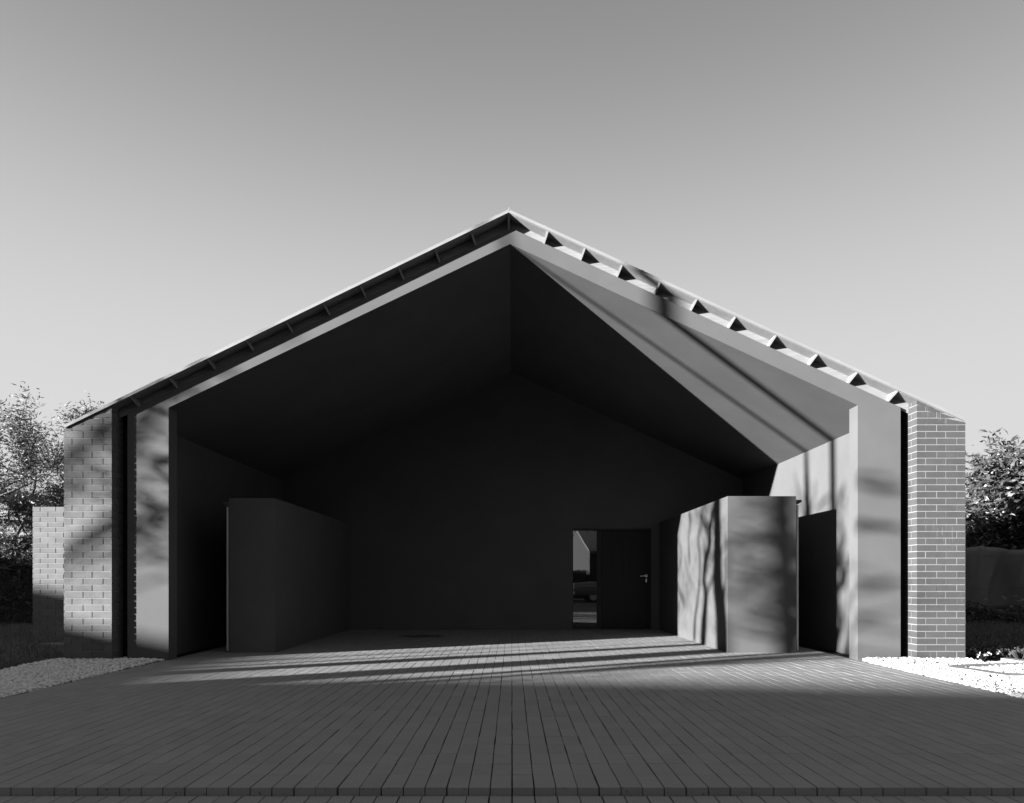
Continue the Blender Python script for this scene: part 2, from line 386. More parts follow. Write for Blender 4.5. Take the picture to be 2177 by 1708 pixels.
# brick end piers and the long brick side walls behind them
BL, CH, JT = .2458, .0817, .010
def brick_panel(b, side, xin, xout, yf, depth, ztop, z0, rec, mort=1):
    """pier with front face at yf; xin is its edge towards the porch, xout the outer edge"""
    s = 1 if xout > xin else -1; n = int(3.4/CH)+3; W = abs(xout-xin)
    lo, hi = sorted((xin+s*rec*1.0, xout-s*rec))
    segs = 6; xs = np.linspace(lo, hi, segs+1)
    b.prism([(lo,z0),(hi,z0)]+[(x,ztop(x)-.003) for x in xs[::-1]], yf+rec, yf+depth-.001, 'y', mort)
    for c in range(n):
        za = z0+c*CH; zc = za+CH-JT
        if c % 2 == 0: cuts = [0, .4*BL+.012]; cuts += [cuts[1]+BL, W+JT]
        else: cuts = [0, BL, 2*BL, W+JT]
        if side > 0 and True: pass
        for q in range(len(cuts)-1):
            a, e = cuts[q], cuts[q+1]-JT
            if e-a < .02: continue
            jit = random.gauss(0,.0008)
            dep = .115 if not (q == 0 and (e-a) < .15) else depth-.002
            x0, x1 = sorted((xin+s*a, xin+s*e)); zs = []
            def cl(x, z): return min(z, ztop(x)-.002)
            if max(ztop(x0),ztop(x1)) < za+.006: continue
            b.hexa([(x0,yf+jit,cl(x0,za)),(x1,yf+jit,cl(x1,za)),(x1,yf+dep,cl(x1,za)),(x0,yf+dep,cl(x0,za)),
                    (x0,yf+jit,cl(x0,zc)),(x1,yf+jit,cl(x1,zc)),(x1,yf+dep,cl(x1,zc)),(x0,yf+dep,cl(x0,zc))], 0)
            if q == 0 and dep < .2:
                b.hexa([(x0,yf+.125,cl(x0,za)),(x0+.1 if s > 0 else x0+(x1-x0)*.5,yf+.125,cl(x0,za)),(x0+.1 if s > 0 else x0+(x1-x0)*.5,yf+depth-.002,cl(x0,za)),(x0,yf+depth-.002,cl(x0,za)),
                        (x0,yf+.125,cl(x0,zc)),(x0+.1 if s > 0 else x0+(x1-x0)*.5,yf+.125,cl(x0,zc)),(x0+.1 if s > 0 else x0+(x1-x0)*.5,yf+depth-.002,cl(x0,zc)),(x0,yf+depth-.002,cl(x0,zc))], 0) if s > 0 else \
                b.hexa([(x1-.1,yf+.125,cl(x1,za)),(x1,yf+.125,cl(x1,za)),(x1,yf+depth-.002,cl(x1,za)),(x1-.1,yf+depth-.002,cl(x1,za)),
                        (x1-.1,yf+.125,cl(x1,zc)),(x1,yf+.125,cl(x1,zc)),(x1,yf+depth-.002,cl(x1,zc)),(x1-.1,yf+depth-.002,cl(x1,zc))], 0)
PYF = 8.30
z0 = .046-3*CH
b = MB(); brick_panel(b, -1, -4.905, -5.492, PYF, .25, und, z0, .009)
b.build('brick_pier', [BRICK_L,MORTAR_L], house, recalc=False)
b = MB(); brick_panel(b, 1, 4.962, 5.556, PYF, .25, (lambda x: lerp(EA,ER,x)-TH), z0, .0025)
b.build('brick_pier', [BRICK_R,MORTAR_R], house, recalc=False)
def side_bricks(xo, s, mats):
    b = MB(); t = .2; y0_, y1_ = PYF+.252, RB-.3; zt = roof_z(xo*.985)-TH-.12
    xa, xb = sorted((xo-s*t, xo-s*.009)); b.box(xa,xb,y0_,y1_,-.2,zt,1)
    c = 0; z = -.2
    while z+CH < zt:
        y = y0_+(.0 if c % 2 else -BL/2)
        while y < y1_:
            ya, yb = max(y,y0_+.002), min(y+BL-JT,y1_)
            if yb-ya > .03:
                x0, x1 = sorted((xo, xo-s*.1)); b.box(x0,x1,ya,yb,z,z+CH-JT,0)
            y += BL
        z += CH; c += 1
    return b.build('brick_side_wall', mats, house, recalc=False)
side_bricks(-5.490, -1, [BRICK_L,MORTAR_L]); side_bricks(5.554, 1, [BRICK_R,MORTAR_R])
for xa, xb in ((-5.28,-4.781),(4.831,5.34)):                 # near-black panel standing in for the shade between portal and pier
    b = MB(); b.prism([(xa,-.2),(xb,-.2),(xb,und(xb)-.002),(xa,und(xa)-.002)], 8.66, 8.70); b.build('gap_shade_panel', DARK, house)
b = MB(); b.prism([(-5.28,-.2),(5.34,-.2),(5.34,und(5.34)-.03),(EA[0],und(EA[0])-.03),(-5.28,und(-5.28)-.03)], RB-.55, RB-.3); b.build('rear_wall', RENDER, house)

# low brick garden wall seen past the left pier
b = MB(); yf = 10.7; X0, X1, ZB, ZT = -7.572, -5.75, -.09, 2.152
b.box(X0+.009,X1,yf+.009,yf+.22,ZB,ZT-.006,1); c = 0; z = ZT-CH+JT
while z > ZB-.08:
    x = X0-(0 if c % 2 else -.0)-(0 if c % 2 else .5*BL)
    while x < X1:
        xa, xb = max(x,X0), min(x+BL-JT,X1)
        if xb-xa > .03: b.box(xa,xb,yf+random.gauss(0,.0008),yf+.23,z,z+CH-JT,0)
        x += BL
    z -= CH; c += 1
gw = b.build('garden_wall', [BRICK_L,MORTAR_L], recalc=False)
tag(gw, 'short pale brick wall set back on the lawn left of the house', 'wall')
b = MB(); b.prism([(-7.15,10.20),(-6.55,10.12),(-6.35,10.5),(-7.05,10.62)], -.03, .035, 'z')
tag(b.build('concrete_slab', CONC), 'small loose concrete slab lying on the grass under the garden wall', 'slab')

# ------------------------------------------------------------------ gravel
ico = bmesh.new(); bmesh.ops.create_icosphere(ico, subdivisions=1, radius=1)
IV = np.array([v.co[:] for v in ico.verts]); IF = np.array([[v.index for v in f.verts] for f in ico.faces]); ico.free()
def stones(name, test, x0, x1, y0, y1, per_m2, size, zfun, label=None):
    n = int((x1-x0)*(y1-y0)*per_m2)
    P = np.stack([rng.uniform(x0,x1,n), rng.uniform(y0,y1,n)], 1)
    P = P[np.array([test(x,y) for x,y in P])]; n = len(P)
    S = size*rng.uniform(.65,1.35,(n,1,1))*np.stack([rng.uniform(.75,1.25,n),rng.uniform(.75,1.25,n),rng.uniform(.5,.85,n)],1)[:,None,:]
    a = rng.uniform(0,6.28,n); ca, sa = np.cos(a)[:,None], np.sin(a)[:,None]
    V = IV[None]*(1+rng.normal(0,.13,(n,len(IV),1)))*S
    tl = rng.normal(0,.35,(n,1))
    V = np.stack([V[...,0]*ca-V[...,1]*sa, V[...,0]*sa+V[...,1]*ca, V[...,2]+V[...,0]*tl], 2)
    V[...,0] += P[:,0:1]; V[...,1] += P[:,1:2]; V[...,2] += np.array([zfun(x,y) for x,y in P])[:,None]+rng.uniform(-.006,.012,(n,1))
    Fc = (IF[None]+np.arange(n)[:,None,None]*len(IV)).reshape(-1,3)
    o = np_mesh(name, V.reshape(-1,3), Fc, STONE, None, True); tag(o, kind='stuff'); 
    if label: o['label'] = label
    return o
def in_pier(x,y): return (y > 8.29 and (-5.5 < x < -4.9 or 4.95 < x < 5.57)) or (y > 8.41 and (4.29 < x < 4.85 or -4.8 < x < -4.25))
PR = 41*PW
def left_test(x,y): return -5.62+.03*math.sin(y*3) < x < -PR-.012 and not in_pier(x,y)
def zl_(x,y): return .002+.02*max(0, 1-abs(y-8.2)/.5)*(1 if abs(x+PR) > .12 else .3)
stones('gravel', left_test, -5.68, -4.3, 4.2, 8.6, 2500, .0155, zl_, 'pale gravel strip along the left edge of the paving')
flat('gravel_bed', rect(-5.64,-PR-.005,3.3,9.1), -.012, SAND)
ED1 = [(4.945,7.83),(5.02,7.86),(5.235,7.20),(5.40,7.16),(6.3,7.13),(6.3,6.97),(5.33,7.0),(5.05,7.12),(4.86,7.72)]
def inside(poly, x, y):
    c = False; n = len(poly)
    for i in range(n):
        (xa,ya),(xb,yb) = poly[i], poly[i-1]
        if (ya > y) != (yb > y) and x < (xb-xa)*(y-ya)/(yb-ya)+xa: c = not c
    return c
def dpt(px, py, z=.03): d = F*(1-z)/(py-1233); return ((px-1089)*d/F, d)
P1 = [dpt(*p) for p in ((2004,1416),(2045,1418),(2090,1424),(2136,1431),(2177,1432.3),(2235,1433),(2235,1437.5),(2177,1436.6),(2139,1436.2),(2100,1431),(2068,1425.4),(2030,1420.6))]
P2 = [dpt(*p) for p in ((2045,1417.6),(2004,1415.8),(2055,1412.0),(2110,1410.4),(2177,1408.6),(2235,1407.2),(2235,1410.4),(2177,1411.6),(2110,1413.4),(2060,1416.4))]
def right_test(x,y):
    if inside(P1,x,y) or inside(P2,x,y): return False
    if in_pier(x,y) or x < PR+.012: return False
    if y < 8.30: return not (x > 5.62 and y > 8.05+.12*(x-5.62))
    return (x < 5.0 and y < 8.6)
stones('gravel', right_test, 4.3, 8.6, 4.2, 8.6, 1800, .0185, lambda x,y: .004+.022*max(0,1-abs(y-8.25)/.4)*(1 if x > PR+.1 else .3), 'bright white gravel beside the right edge of the paving')
flat('gravel_bed', rect(PR+.005,9.0,3.3,8.60), -.014, mk('gravel_base', .06, .2, 20))
def band_test(x,y): t = 9.80-.36*(x-6.6); return t-.62 < y < t-.06 and x > 6.0
stones('gravel', band_test, 6.0, 9.6, 7.9, 10.2, 1500, .016, lambda x,y: -.002, 'grey shaded gravel band along the right lawn edging')
b = MB(); b.prism([(6.2,9.96),(9.7,8.70),(9.71,8.74),(6.21,10.0)], -.05, .045, 'z')
tag(b.build('lawn_edging', TIMBER), 'thin dark edging strip between the grey gravel band and the right lawn', 'edging')
b = MB()
b.prism(P1, -.03, .034, 'z'); b.prism(P2, -.03, .0315, 'z')
tag(b.build('concrete_edging', CONC), 'flat grey concrete edging splitting into two curved strips in the white gravel', 'edging')
b = MB(); b.prism([dpt(*p) for p in ((2128,1399.5),(2177,1406),(2230,1407),(2230,1403),(2177,1401),(2140,1398.5))], -.03, .03, 'z')
tag(b.build('paving_slab', CONC), 'pale flat slab behind the curved edging at the right picture edge', 'slab')

# ------------------------------------------------------------------ grass
def blades(name, test, x0, x1, y0, y1, n, h, label, z=-.012, mat=None, wd=.006, lean=.5):
    P = np.stack([rng.uniform(x0,x1,n), rng.uniform(y0,y1,n)],1); P = P[np.array([test(x,y) for x,y in P])]; n = len(P)
    cl = .6+.8*(np.sin(P[:,0]*3.1+1.3*np.sin(P[:,1]*2.3))*np.sin(P[:,1]*2.7+P[:,0])*.5+.5)
    H = h*rng.uniform(.5,1.3,n)*cl; a = rng.uniform(0,6.28,n); l = rng.normal(0,lean,(n,2))*H[:,None]
    w_ = wd*rng.uniform(.6,1.4,n); dx_, dy_ = np.cos(a)*w_/2, np.sin(a)*w_/2
    V = np.zeros((n,5,3)); Z = np.full(n, z)
    V[:,0] = np.stack([P[:,0]-dx_,P[:,1]-dy_,Z],1); V[:,1] = np.stack([P[:,0]+dx_,P[:,1]+dy_,Z],1)
    m = P+l*.4; V[:,2] = np.stack([m[:,0]+dx_*.8,m[:,1]+dy_*.8,Z+H*.6],1); V[:,3] = np.stack([m[:,0]-dx_*.8,m[:,1]-dy_*.8,Z+H*.6],1)
    t = P+l; V[:,4] = np.stack([t[:,0],t[:,1],Z+H*np.where(np.abs(l).sum(1) > H,.7,1)],1)
    k = np.arange(n)[:,None]*5; Fc = np.concatenate([k+np.array([[0,1,2]]),k+np.array([[0,2,3]]),k+np.array([[3,2,4]])],0)
    o = np_mesh(name, V.reshape(-1,3), Fc, mat or GRASS); return tag(o, label, None, None, 'stuff')
blades('grass', lambda x,y: x < -5.66-.05*math.sin(y*5) and not (x > X0 and 10.7 < y), -12.5, -5.6, 7.0, 15.2, 60000, .085, 'shaded lawn grass left of the house')
blades('grass', lambda x,y: y > 10.03-.36*(x-6.2), 6.6, 13.5, 8.5, 16.2, 50000, .075, 'shaded lawn grass right of the house')

# ------------------------------------------------------------------ leaves, trees and hedges
def leaf_cloud(C, L, W, droop=.3, curl=.25):
    """C (n,3) leaf bases -> arrays of six-vertex bent leaves, four triangles each"""
    n = len(C); a = rng.uniform(0,6.28,n); e = rng.normal(-droop,.55,n)
    d = np.stack([np.cos(a)*np.cos(e),np.sin(a)*np.cos(e),np.sin(e)],1)
    r = rng.normal(0,1,(n,3)); u = np.cross(d,r); u /= np.linalg.norm(u,axis=1)[:,None]; nn = np.cross(u,d)
    ln = (L*rng.uniform(.65,1.3,n))[:,None]; wd = (W*rng.uniform(.7,1.2,n))[:,None]
    p0 = C; pm = C+d*ln*.5+nn*ln*curl*.15; p1 = C+d*ln-nn*ln*curl*.3
    V = np.stack([p0, C+d*ln*.45+u*wd/2+nn*ln*curl*.25, p1, C+d*ln*.45-u*wd/2+nn*ln*curl*.25, pm],1)
    k = np.arange(n)[:,None]*5
    Fc = np.concatenate([k+np.array([[0,1,4]]),k+np.array([[1,2,4]]),k+np.array([[4,2,3]]),k+np.array([[0,4,3]])],0)
    return V.reshape(-1,3), Fc
def grow(b, p, d, r, L, depth, tips, spread=.55, up=.12, rs=None, nseg=4, keep=None):
    pts = [p]; q = p.copy(); dd = d.copy()
    for i in range(nseg):
        dd = (dd+Vector((rs.gauss(0,.16),rs.gauss(0,.16),rs.gauss(0,.10)+up*.3))).normalized(); q = q+dd*(L/nseg); pts.append(q.copy())
        if depth <= 2: tips.append((q.copy(), dd.copy()))
    b.tube(pts, [r*(1-.45*i/nseg) for i in range(nseg+1)], 6 if depth > 1 else 4)
    if depth == 0: return
    for c in range(rs.choice((2,3,3)) if depth > 1 else 4):
        i = rs.randint(nseg//2, nseg); v = Vector((rs.gauss(0,1),rs.gauss(0,1),rs.gauss(0,.6)+up)).normalized()
        nd = (dd*(1-spread)+v*spread).normalized()
        grow(b, pts[i], nd, r*.55, L*rs.uniform(.6,.8), depth-1, tips, spread, up, rs, nseg)
def leafy_tree(name, base, height, lean, r, L, depth, nleaf, leafL, leafW, mat, label, seed, clump=.13, spread=.55, up=.15, droop=.3, nstem=1, shape=None):
    rs = random.Random(seed); t = empty(name, base, label, 'tree'); b = MB(); tips = []
    for k in range(nstem):
        d = Vector((lean[0]+(rs.gauss(0,.22) if nstem > 1 else 0), lean[1]+(rs.gauss(0,.22) if nstem > 1 else 0), 1)).normalized()
        pts = [Vector(base)+d*height*f+Vector((rs.gauss(0,.03),rs.gauss(0,.03),0)) for f in (0,.3,.6,1)]
        b.tube(pts, [r*1.25,r,r*.9,r*.8], 9)
        for c in range(5 if nstem == 1 else 3):
            v = Vector((rs.gauss(0,1),rs.gauss(0,1),rs.gauss(.2,.5))).normalized()
            grow(b, pts[-1 if c > 1 else -2], (d*.45+v*.6).normalized(), r*.55, L*rs.uniform(.8,1.1), depth, tips, spread, up, rs)
    b.build('trunk', BARK, t, True, False)
    C = np.array([p[:] for p,_ in tips])
    if shape is not None: C = C[np.array([shape(*p) for p in C])]
    idx = rng.integers(0,len(C),nleaf); C = C[idx]+rng.normal(0,clump,(nleaf,3))
    V, Fc = leaf_cloud(C, leafL, leafW, droop); np_mesh('crown', V, Fc, mat, t); return t
leafy_tree('olive_tree', (-12.3,15.4,-.05), 2.1, (.05,0), .11, 2.1, 3, 62000, .105, .023, LEAF_N, 'loose sunlit tree with fine narrow leaves behind the short brick wall', 5, .13, .6, .24, .1, 3)
leafy_tree('olive_tree', (-10.0,16.0,-.05), 3.3, (.03,0), .06, 1.1, 3, 24000, .105, .023, LEAF_N, 'slim tree whose leafy tip just shows above the left roof eave', 11, .12, .55, .3, .1, 1)
leafy_tree('magnolia_tree', (17.6,22.0,-.05), 1.6, (-.03,0), .16, 2.45, 3, 30000, .22, .085, LEAF_B, 'broad tree with large glossy leaves behind the right brick pier', 24, .2, .6, .12, .0, 2)

def hedge(name, x0,x1,y0,y1,z0,z1, n, L, W, mat, label, cat='hedge'):
    h = empty(name, ((x0+x1)/2,(y0+y1)/2,z0), label, cat)
    b = MB(); b.box(x0+.12,x1-.12,y0+.12,y1-.12,z0,z1-.12); b.build('branches', SOIL, h)
    m = n//3
    A = np.stack([rng.uniform(x0,x1,m), y0+np.abs(rng.normal(0,.07,m)), rng.uniform(z0,z1,m)],1)
    B = np.stack([rng.uniform(x0,x1,m), rng.uniform(y0,y1,m), z1-np.abs(rng.normal(0,.07,m))+.06*np.sin(rng.uniform(0,6,m))],1)
    Cc = np.stack([np.where(rng.random(m) < .5,x0,x1)+rng.normal(0,.05,m), rng.uniform(y0,y1,m), rng.uniform(z0,z1,m)],1)
    V, Fc = leaf_cloud(np.concatenate([A,B,Cc]), L, W); np_mesh('foliage', V, Fc, mat, h); return h
hedge('hedge', -16,-10.35,14.8,15.8,-.03,1.95, 24000, .06, .03, LEAF_H, 'dark clipped hedge in shade at the left picture edge')
b = MB(); b.box(-17,-9.6,17.6,17.85,-.1,2.50); b.box(-17.02,-9.58,17.56,17.89,2.5,2.56)
bw = b.build('boundary_wall', RENDER); tag(bw, 'pale rendered boundary wall behind the dark left hedge', 'wall')
nb = empty('neighbour_house', (-20,27,-.05), 'grey gabled house glimpsed through the narrow-leaved tree', 'house')
b = MB(); b.prism([(-23,-.05),(-16.9,-.05),(-16.9,2.9),(-19.9,4.4),(-23,2.9)], 24.5, 33); b.build('wall', RENDER, nb)
b = MB(); b.prism([(-23.4,2.72),(-19.9,4.42),(-16.5,2.72),(-16.5,2.86),(-19.9,4.58),(-23.4,2.86)], 24.2, 33.3); b.build('roof', TILE, nb)
b = MB(); b.box(-18.6,-17.7,24.47,24.52,1.4,2.6); b.build('window', DARK, nb)

# right garden: fence with a tarpaulin, low ground cover, plants in the bed
fn = empty('chain_link_fence', (10,16.6,-.05), 'low chain-link fence across the back of the right garden', 'fence')
b = MB(); fx0, fx1, fz = 6.6, 14.5, 1.62; st = .09
for k in range(int((fx1-fx0+fz)/st)):
    for s in (1,-1):
        x = fx0-fz+k*st
        pa, pb = ((x,0),(x+fz,fz)) if s > 0 else ((x,fz),(x+fz,0))
        f0 = max(0,(fx0-pa[0])/fz); f1 = min(1,(fx1-pa[0])/fz)
        if f1-f0 < .02: continue
        P = lambda f: (pa[0]+(pb[0]-pa[0])*f, 16.6, pa[1]+(pb[1]-pa[1])*f)
        b.tube([P(f0),P(f1)], .0017, 3)
b.build('mesh', WIRE, fn, False, False)
b = MB()
for z in (.05,.80,1.6): b.tube([(x,16.595,z-.02*math.sin((x-fx0)*1.6)**2) for x in np.linspace(fx0,fx1,24)], .005, 5)
b.build('tension_wire', WIRE, fn, True, False)
for x in (6.65,12.6,14.4):
    b = MB(); b.tube([(x,16.63,-.05),(x,16.63,1.72)], .024, 10); b.build('post', WIRE, fn, True, False)
nx, nz = 160, 14; b = MB(); V = []
for j in range(nz):
    for i in range(nx):
        u = i/(nx-1); vv = j/(nz-1); x = 8.0+6.2*u+.25*(1-vv)*math.sin(u*9); z = .25+1.55*vv+.05*math.sin(u*23)*vv
        y = 17.0+.10*math.sin(u*85+4*vv*math.sin(u*6))*(.4+.6*vv)+.09*math.sin(u*37+2.2*vv)+.25*(1-vv); V.append((x,y,z))
b.add(V, [(j*nx+i,j*nx+i+1,(j+1)*nx+i+1,(j+1)*nx+i) for j in range(nz-1) for i in range(nx-1)])
tp = b.build('tarpaulin', CLOTH, None, True, False); tag(tp, 'grey tarpaulin hanging in folds behind the chain-link fence', 'tarpaulin')
md = tp.modifiers.new('thickness', 'SOLIDIFY'); md.thickness = .004
n = 16000; C = np.stack([rng.uniform(6.6,14,n), rng.uniform(15.4,16.4,n), np.zeros(n)],1); C[:,2] = rng.uniform(0,1,n)**.6*(.42+.16*np.sin(C[:,0]*2.3)*np.sin(C[:,0]*.9+1))*(1.1-.5*np.abs(C[:,1]-15.95))
V, Fc = leaf_cloud(C, .075, .035); tag(np_mesh('ground_cover', V, Fc, LEAF_G), 'low leafy ground cover in front of the chain-link fence', None, None, 'stuff')
n = 46; C = np.stack([rng.uniform(7.6,12.5,n), rng.uniform(15.3,15.9,n), rng.uniform(.1,.6,n)],1); V, Fc = leaf_cloud(np.repeat(C,6,0), .05, .035, -.4)
tag(np_mesh('flowers', V, Fc, PETAL), 'small white flowers dotted over the ground cover', None, None, 'stuff')
def clump(name, x, y, h, n, mat, label, cat, fl=0, seed=1):
    rs = random.Random(seed); r_ = empty(name, (x,y,-.03), label, cat); b = MB()
    for k in range(n):
        a = rs.uniform(0,6.28); l = rs.uniform(.3,.9)*h; hh = h*rs.uniform(.6,1.1)
        b.add([(x+.04*math.cos(a+1.57*s)*.1,y+.04*math.sin(a+1.57*s)*.1,-.03) for s in (-1,1)]+[(x+l*.4*math.cos(a)+.004,y+l*.4*math.sin(a),hh*.75),(x+l*.9*math.cos(a),y+l*.9*math.sin(a),hh*.85)], [(0,1,2),(0,2,3)])
    b.build('leaves', mat, r_, False, False)
    if fl:
        C = np.array([(x+rs.gauss(0,.08),y+rs.gauss(0,.06),h*rs.uniform(.5,1.1)) for k in range(fl)]); V, Fc = leaf_cloud(np.repeat(C,7,0), .03, .025, -.5); np_mesh('blossom', V, Fc, PETAL, r_)
    return r_
GR2 = mk('spiky_leaf', .035, .2, 5, .6)
clump('grass_tuft', 6.25, 8.32, .15, 80, GR2, 'spiky pale grass tuft behind the curved concrete edging', 'plant', 0, 3)
clump('grass_tuft', 6.46, 8.40, .11, 50, GR2, 'shorter spiky tuft right beside the larger pale grass tuft', 'plant', 0, 4)
clump('flower_clump', 5.85, 8.42, .10, 40, LEAF_H, 'small white flowering plant at the foot of the right brick pier', 'plant', 8, 5)
n = 2600; C = np.stack([rng.uniform(5.62,7.2,n), rng.uniform(8.55,9.3,n), rng.uniform(0,.13,n)],1)
V, Fc = leaf_cloud(C, .05, .02); tag(np_mesh('bed_plants', V, Fc, LEAF_H), 'low dark planting in the bed behind the right pier', None, None, 'stuff')
b = MB(); b.tube([(4.62,5.98,0),(4.615,5.98,.09),(4.62,5.985,.17)], [.003,.002,.001], 5); tag(b.build('weed_stem', TIMBER), 'single thin dark weed stem standing in the right gravel', 'weed')

# ------------------------------------------------------------------ things out of frame that shade the scene
def light_pt(X, Y, z, Xt): return Vector((Xt, Y-(X-Xt)/SA, z+(SE/SA)*(X-Xt)))
def zf(p7): return ((2600+p7[0]/2.01)/1.7859, (1700+p7[1]/2.01)/1.7859)
def on_x(k, px, py): Y = F*k/(px-1089); return (k, Y, 1-(py-1233)*Y/F)
def on_y(k, px, py): return ((px-1089)*k/F, k, 1-(py-1233)*k/F)
def bark_tube(b, pts, rad, n=8):
    P = [Vector(p) for p in pts]; out = []; rr = []
    for i in range(len(P)-1):                                 # Catmull-Rom smoothing
        p0, p1, p2, p3 = P[max(i-1,0)], P[i], P[i+1], P[min(i+2,len(P)-1)]
        for s in range(4):
            t = s/4; out.append(.5*((2*p1)+(p2-p0)*t+(2*p0-5*p1+4*p2-p3)*t*t+(3*p1-p0-3*p2+p3)*t**3)); rr.append(rad[i]+(rad[i+1]-rad[i])*t)
    out.append(P[-1]); rr.append(rad[-1]); b.tube(out, rr, n)

pole = empty('utility_pole', light_pt(0,7.29,0,-12), 'tall round utility pole standing left of the drive out of frame', 'pole')
pole.location.z = 0; b = MB(); x, y = pole.location.x, pole.location.y
b.tube([(x,y,-.1),(x,y+.104,4),(x,y+.273,11.5)], [.085,.082,.07], 14); b.build('pole_shaft', BARK, pole, True, False); y += .263
b = MB(); b.box(x-.05,x+.05,y-.7,y+.7,11.2,11.3); b.build('crossarm', TIMBER, pole)

tA = empty('multi_stem_tree', (-13.2,1.7,0), 'bare tree with twisting stems left of the drive out of frame', 'tree'); b = MB(); XT = -13.2
def limb7(pts, wid, k=2.96, xt=XT, dj=0):                     # limb whose shadow lies along pts on the plane x = k
    P = [light_pt(*on_x(k, *zf(p)), xt+dj*i) for i, p in enumerate(pts)]
    bark_tube(b, P, [w_/2 for w_ in wid])
    return P
def limbY(pts, wid, k, xt, hub=None):
    P = [light_pt(*on_y(k, *p), xt) for p in pts]; W_ = [w_/2 for w_ in wid]
    if hub is not None: P = [hub, (hub+P[0])/2+Vector((.1,0,.06))]+P; W_ = [W_[0]*.16,W_[0]*.2]+W_
    bark_tube(b, P, W_); return P
M_ = limb7([(285,1500),(275,1250),(253,1050),(250,850),(250,700),(247,520),(252,400)], [.50,.46,.40,.38,.34,.30,.26])
g = M_[0]; bark_tube(b, [(g.x,g.y+.03,-.05),(g.x,g.y,1.0),(g.x,g.y-.01,2.0),g], [.27,.26,.25,.25])
t0 = M_[-1]; bark_tube(b, [t0,t0+Vector((0,.05,.9)),t0+Vector((.05,.15,1.8)),t0+Vector((0,.3,3.2))], [.13,.065,.045,.02])
L_ = limb7([(140,1480),(150,1300),(163,1130),(146,1000),(165,850),(193,740),(190,640),(214,500),(235,400)], [.30,.26,.20,.16,.18,.2,.17,.14,.1])
g = L_[0]; bark_tube(b, [(g.x,g.y+.25,-.05),(g.x,g.y+.2,1.2),(g.x,g.y+.05,2.2),g], [.22,.2,.15,.12])
limb7([(163,1130),(190,1060),(216,990),(245,920)], [.1,.08,.09,.09])
limb7([(75,1480),(80,1300),(105,1130),(120,900),(105,700),(130,560),(125,430)], [.13,.1,.08,.07,.06,.05,.04])
limb7([(190,640),(160,560),(120,500)], [.09,.06,.05]); limb7([(105,1130),(60,1050),(20,930),(0,850)], [.03,.04,.05,.05])
limb7([(300,1150),(315,1000),(318,800),(300,640)], [.12,.07,.05,.06])
limb7([(40,900),(30,700),(45,560),(30,480)], [.08,.05,.09,.07])
limb7([(0,1200),(-60,1000),(-20,800),(-80,640)], [.08,.07,.05,.05])
rs = random.Random(3)
for q in M_[2:]+L_[3:]:
    for k in range(2):
        e = q+Vector((rs.uniform(-1.2,.4),rs.gauss(0,.45),rs.uniform(.2,.9))); m = (q+e)/2+Vector((0,rs.gauss(0,.1),0)); bark_tube(b, [q,m,e], [.028,.018,.006], 5)
# twiggy stems further back, whose shade stripes the floor
for c_, w_, tp in ((9.98,.13,2.3),(9.55,.10,2.6),(10.15,.05,2.5),(9.2,.24,2.05)):
    p = light_pt(0,c_,0,-14.2); bark_tube(b, [(p.x,p.y,-.05),(p.x+.05,p.y+.03,1.2),(p.x,p.y-.04,tp-.4),(p.x+.1,p.y+.1,tp+.5)], [w_*.55,w_*.5,w_*.4,w_*.1])
b.build('trunk', BARK, tA, True, False)
C = []
for k in range(230):
    q = light_pt(2.96, 9.5+rs.uniform(0,2.9), rs.uniform(.15,2.3), XT)
    for i in range(9): C.append((q.x+rs.gauss(0,.3), q.y+rs.gauss(0,.09), q.z+rs.gauss(0,.11)))
V, Fc = leaf_cloud(np.array(C), .085, .03, .5); np_mesh('crown', V, Fc, LEAF_N, tA)

tB = empty('bare_tree', light_pt(0,7.12,0,-14.5), 'spreading bare tree beside the utility pole out of frame', 'tree'); tB.location.z = 0
b = MB(); XB = -14.5; x, y = tB.location.x, tB.location.y
bark_tube(b, [(x,y,-.1),(x,y,1.2),(x+.02,y-.02,2.6),(x,y-.05,3.6)], [.075,.07,.06,.05])
top = Vector((x,y-.03,2.7))
def from_trunk(P): bark_tube(b, [top+Vector((0,0,max(-.9,min(.8,P[0].z-2.9)))), (top+P[0])/2+Vector((0,.05,.05)), P[0]], [.06,.05,.04])
zz = lambda l: [zf(p) for p in l]
for pts, wd in (([(330,1165),(470,1060),(600,950),(760,900),(870,930)], [.07,.07,.08,.08,.08]),
                ([(335,600),(480,640),(620,700),(840,690)], [.03,.04,.05,.05]), ([(420,1400),(600,1450),(840,1420)], [.05,.05,.05]),
                ([(560,520),(700,600),(850,560)], [.03,.05,.05]), ([(650,1150),(760,1190),(850,1150)], [.04,.05,.05])):
    P = limbY(zz(pts), wd, 9.295, XB)
s3 = lambda l: [((3188+p[0]/2.627)/1.7859,(1450+p[1]/2.627)/1.7859) for p in l]
for pts, wd in (([(150,1470),(230,1420),(400,1440),(620,1460)], [.1,.11,.1,.07]), ([(160,1000),(330,1060),(500,1080),(640,1050)], [.05,.1,.1,.06]),
                ([(120,960),(300,930),(500,960)], [.04,.06,.05]), ([(150,1980),(350,2020),(600,1960)], [.08,.07,.05]), ([(170,2330),(400,2360)], [.07,.06])):
    limbY(s3(pts), wd, 8.42, XB)
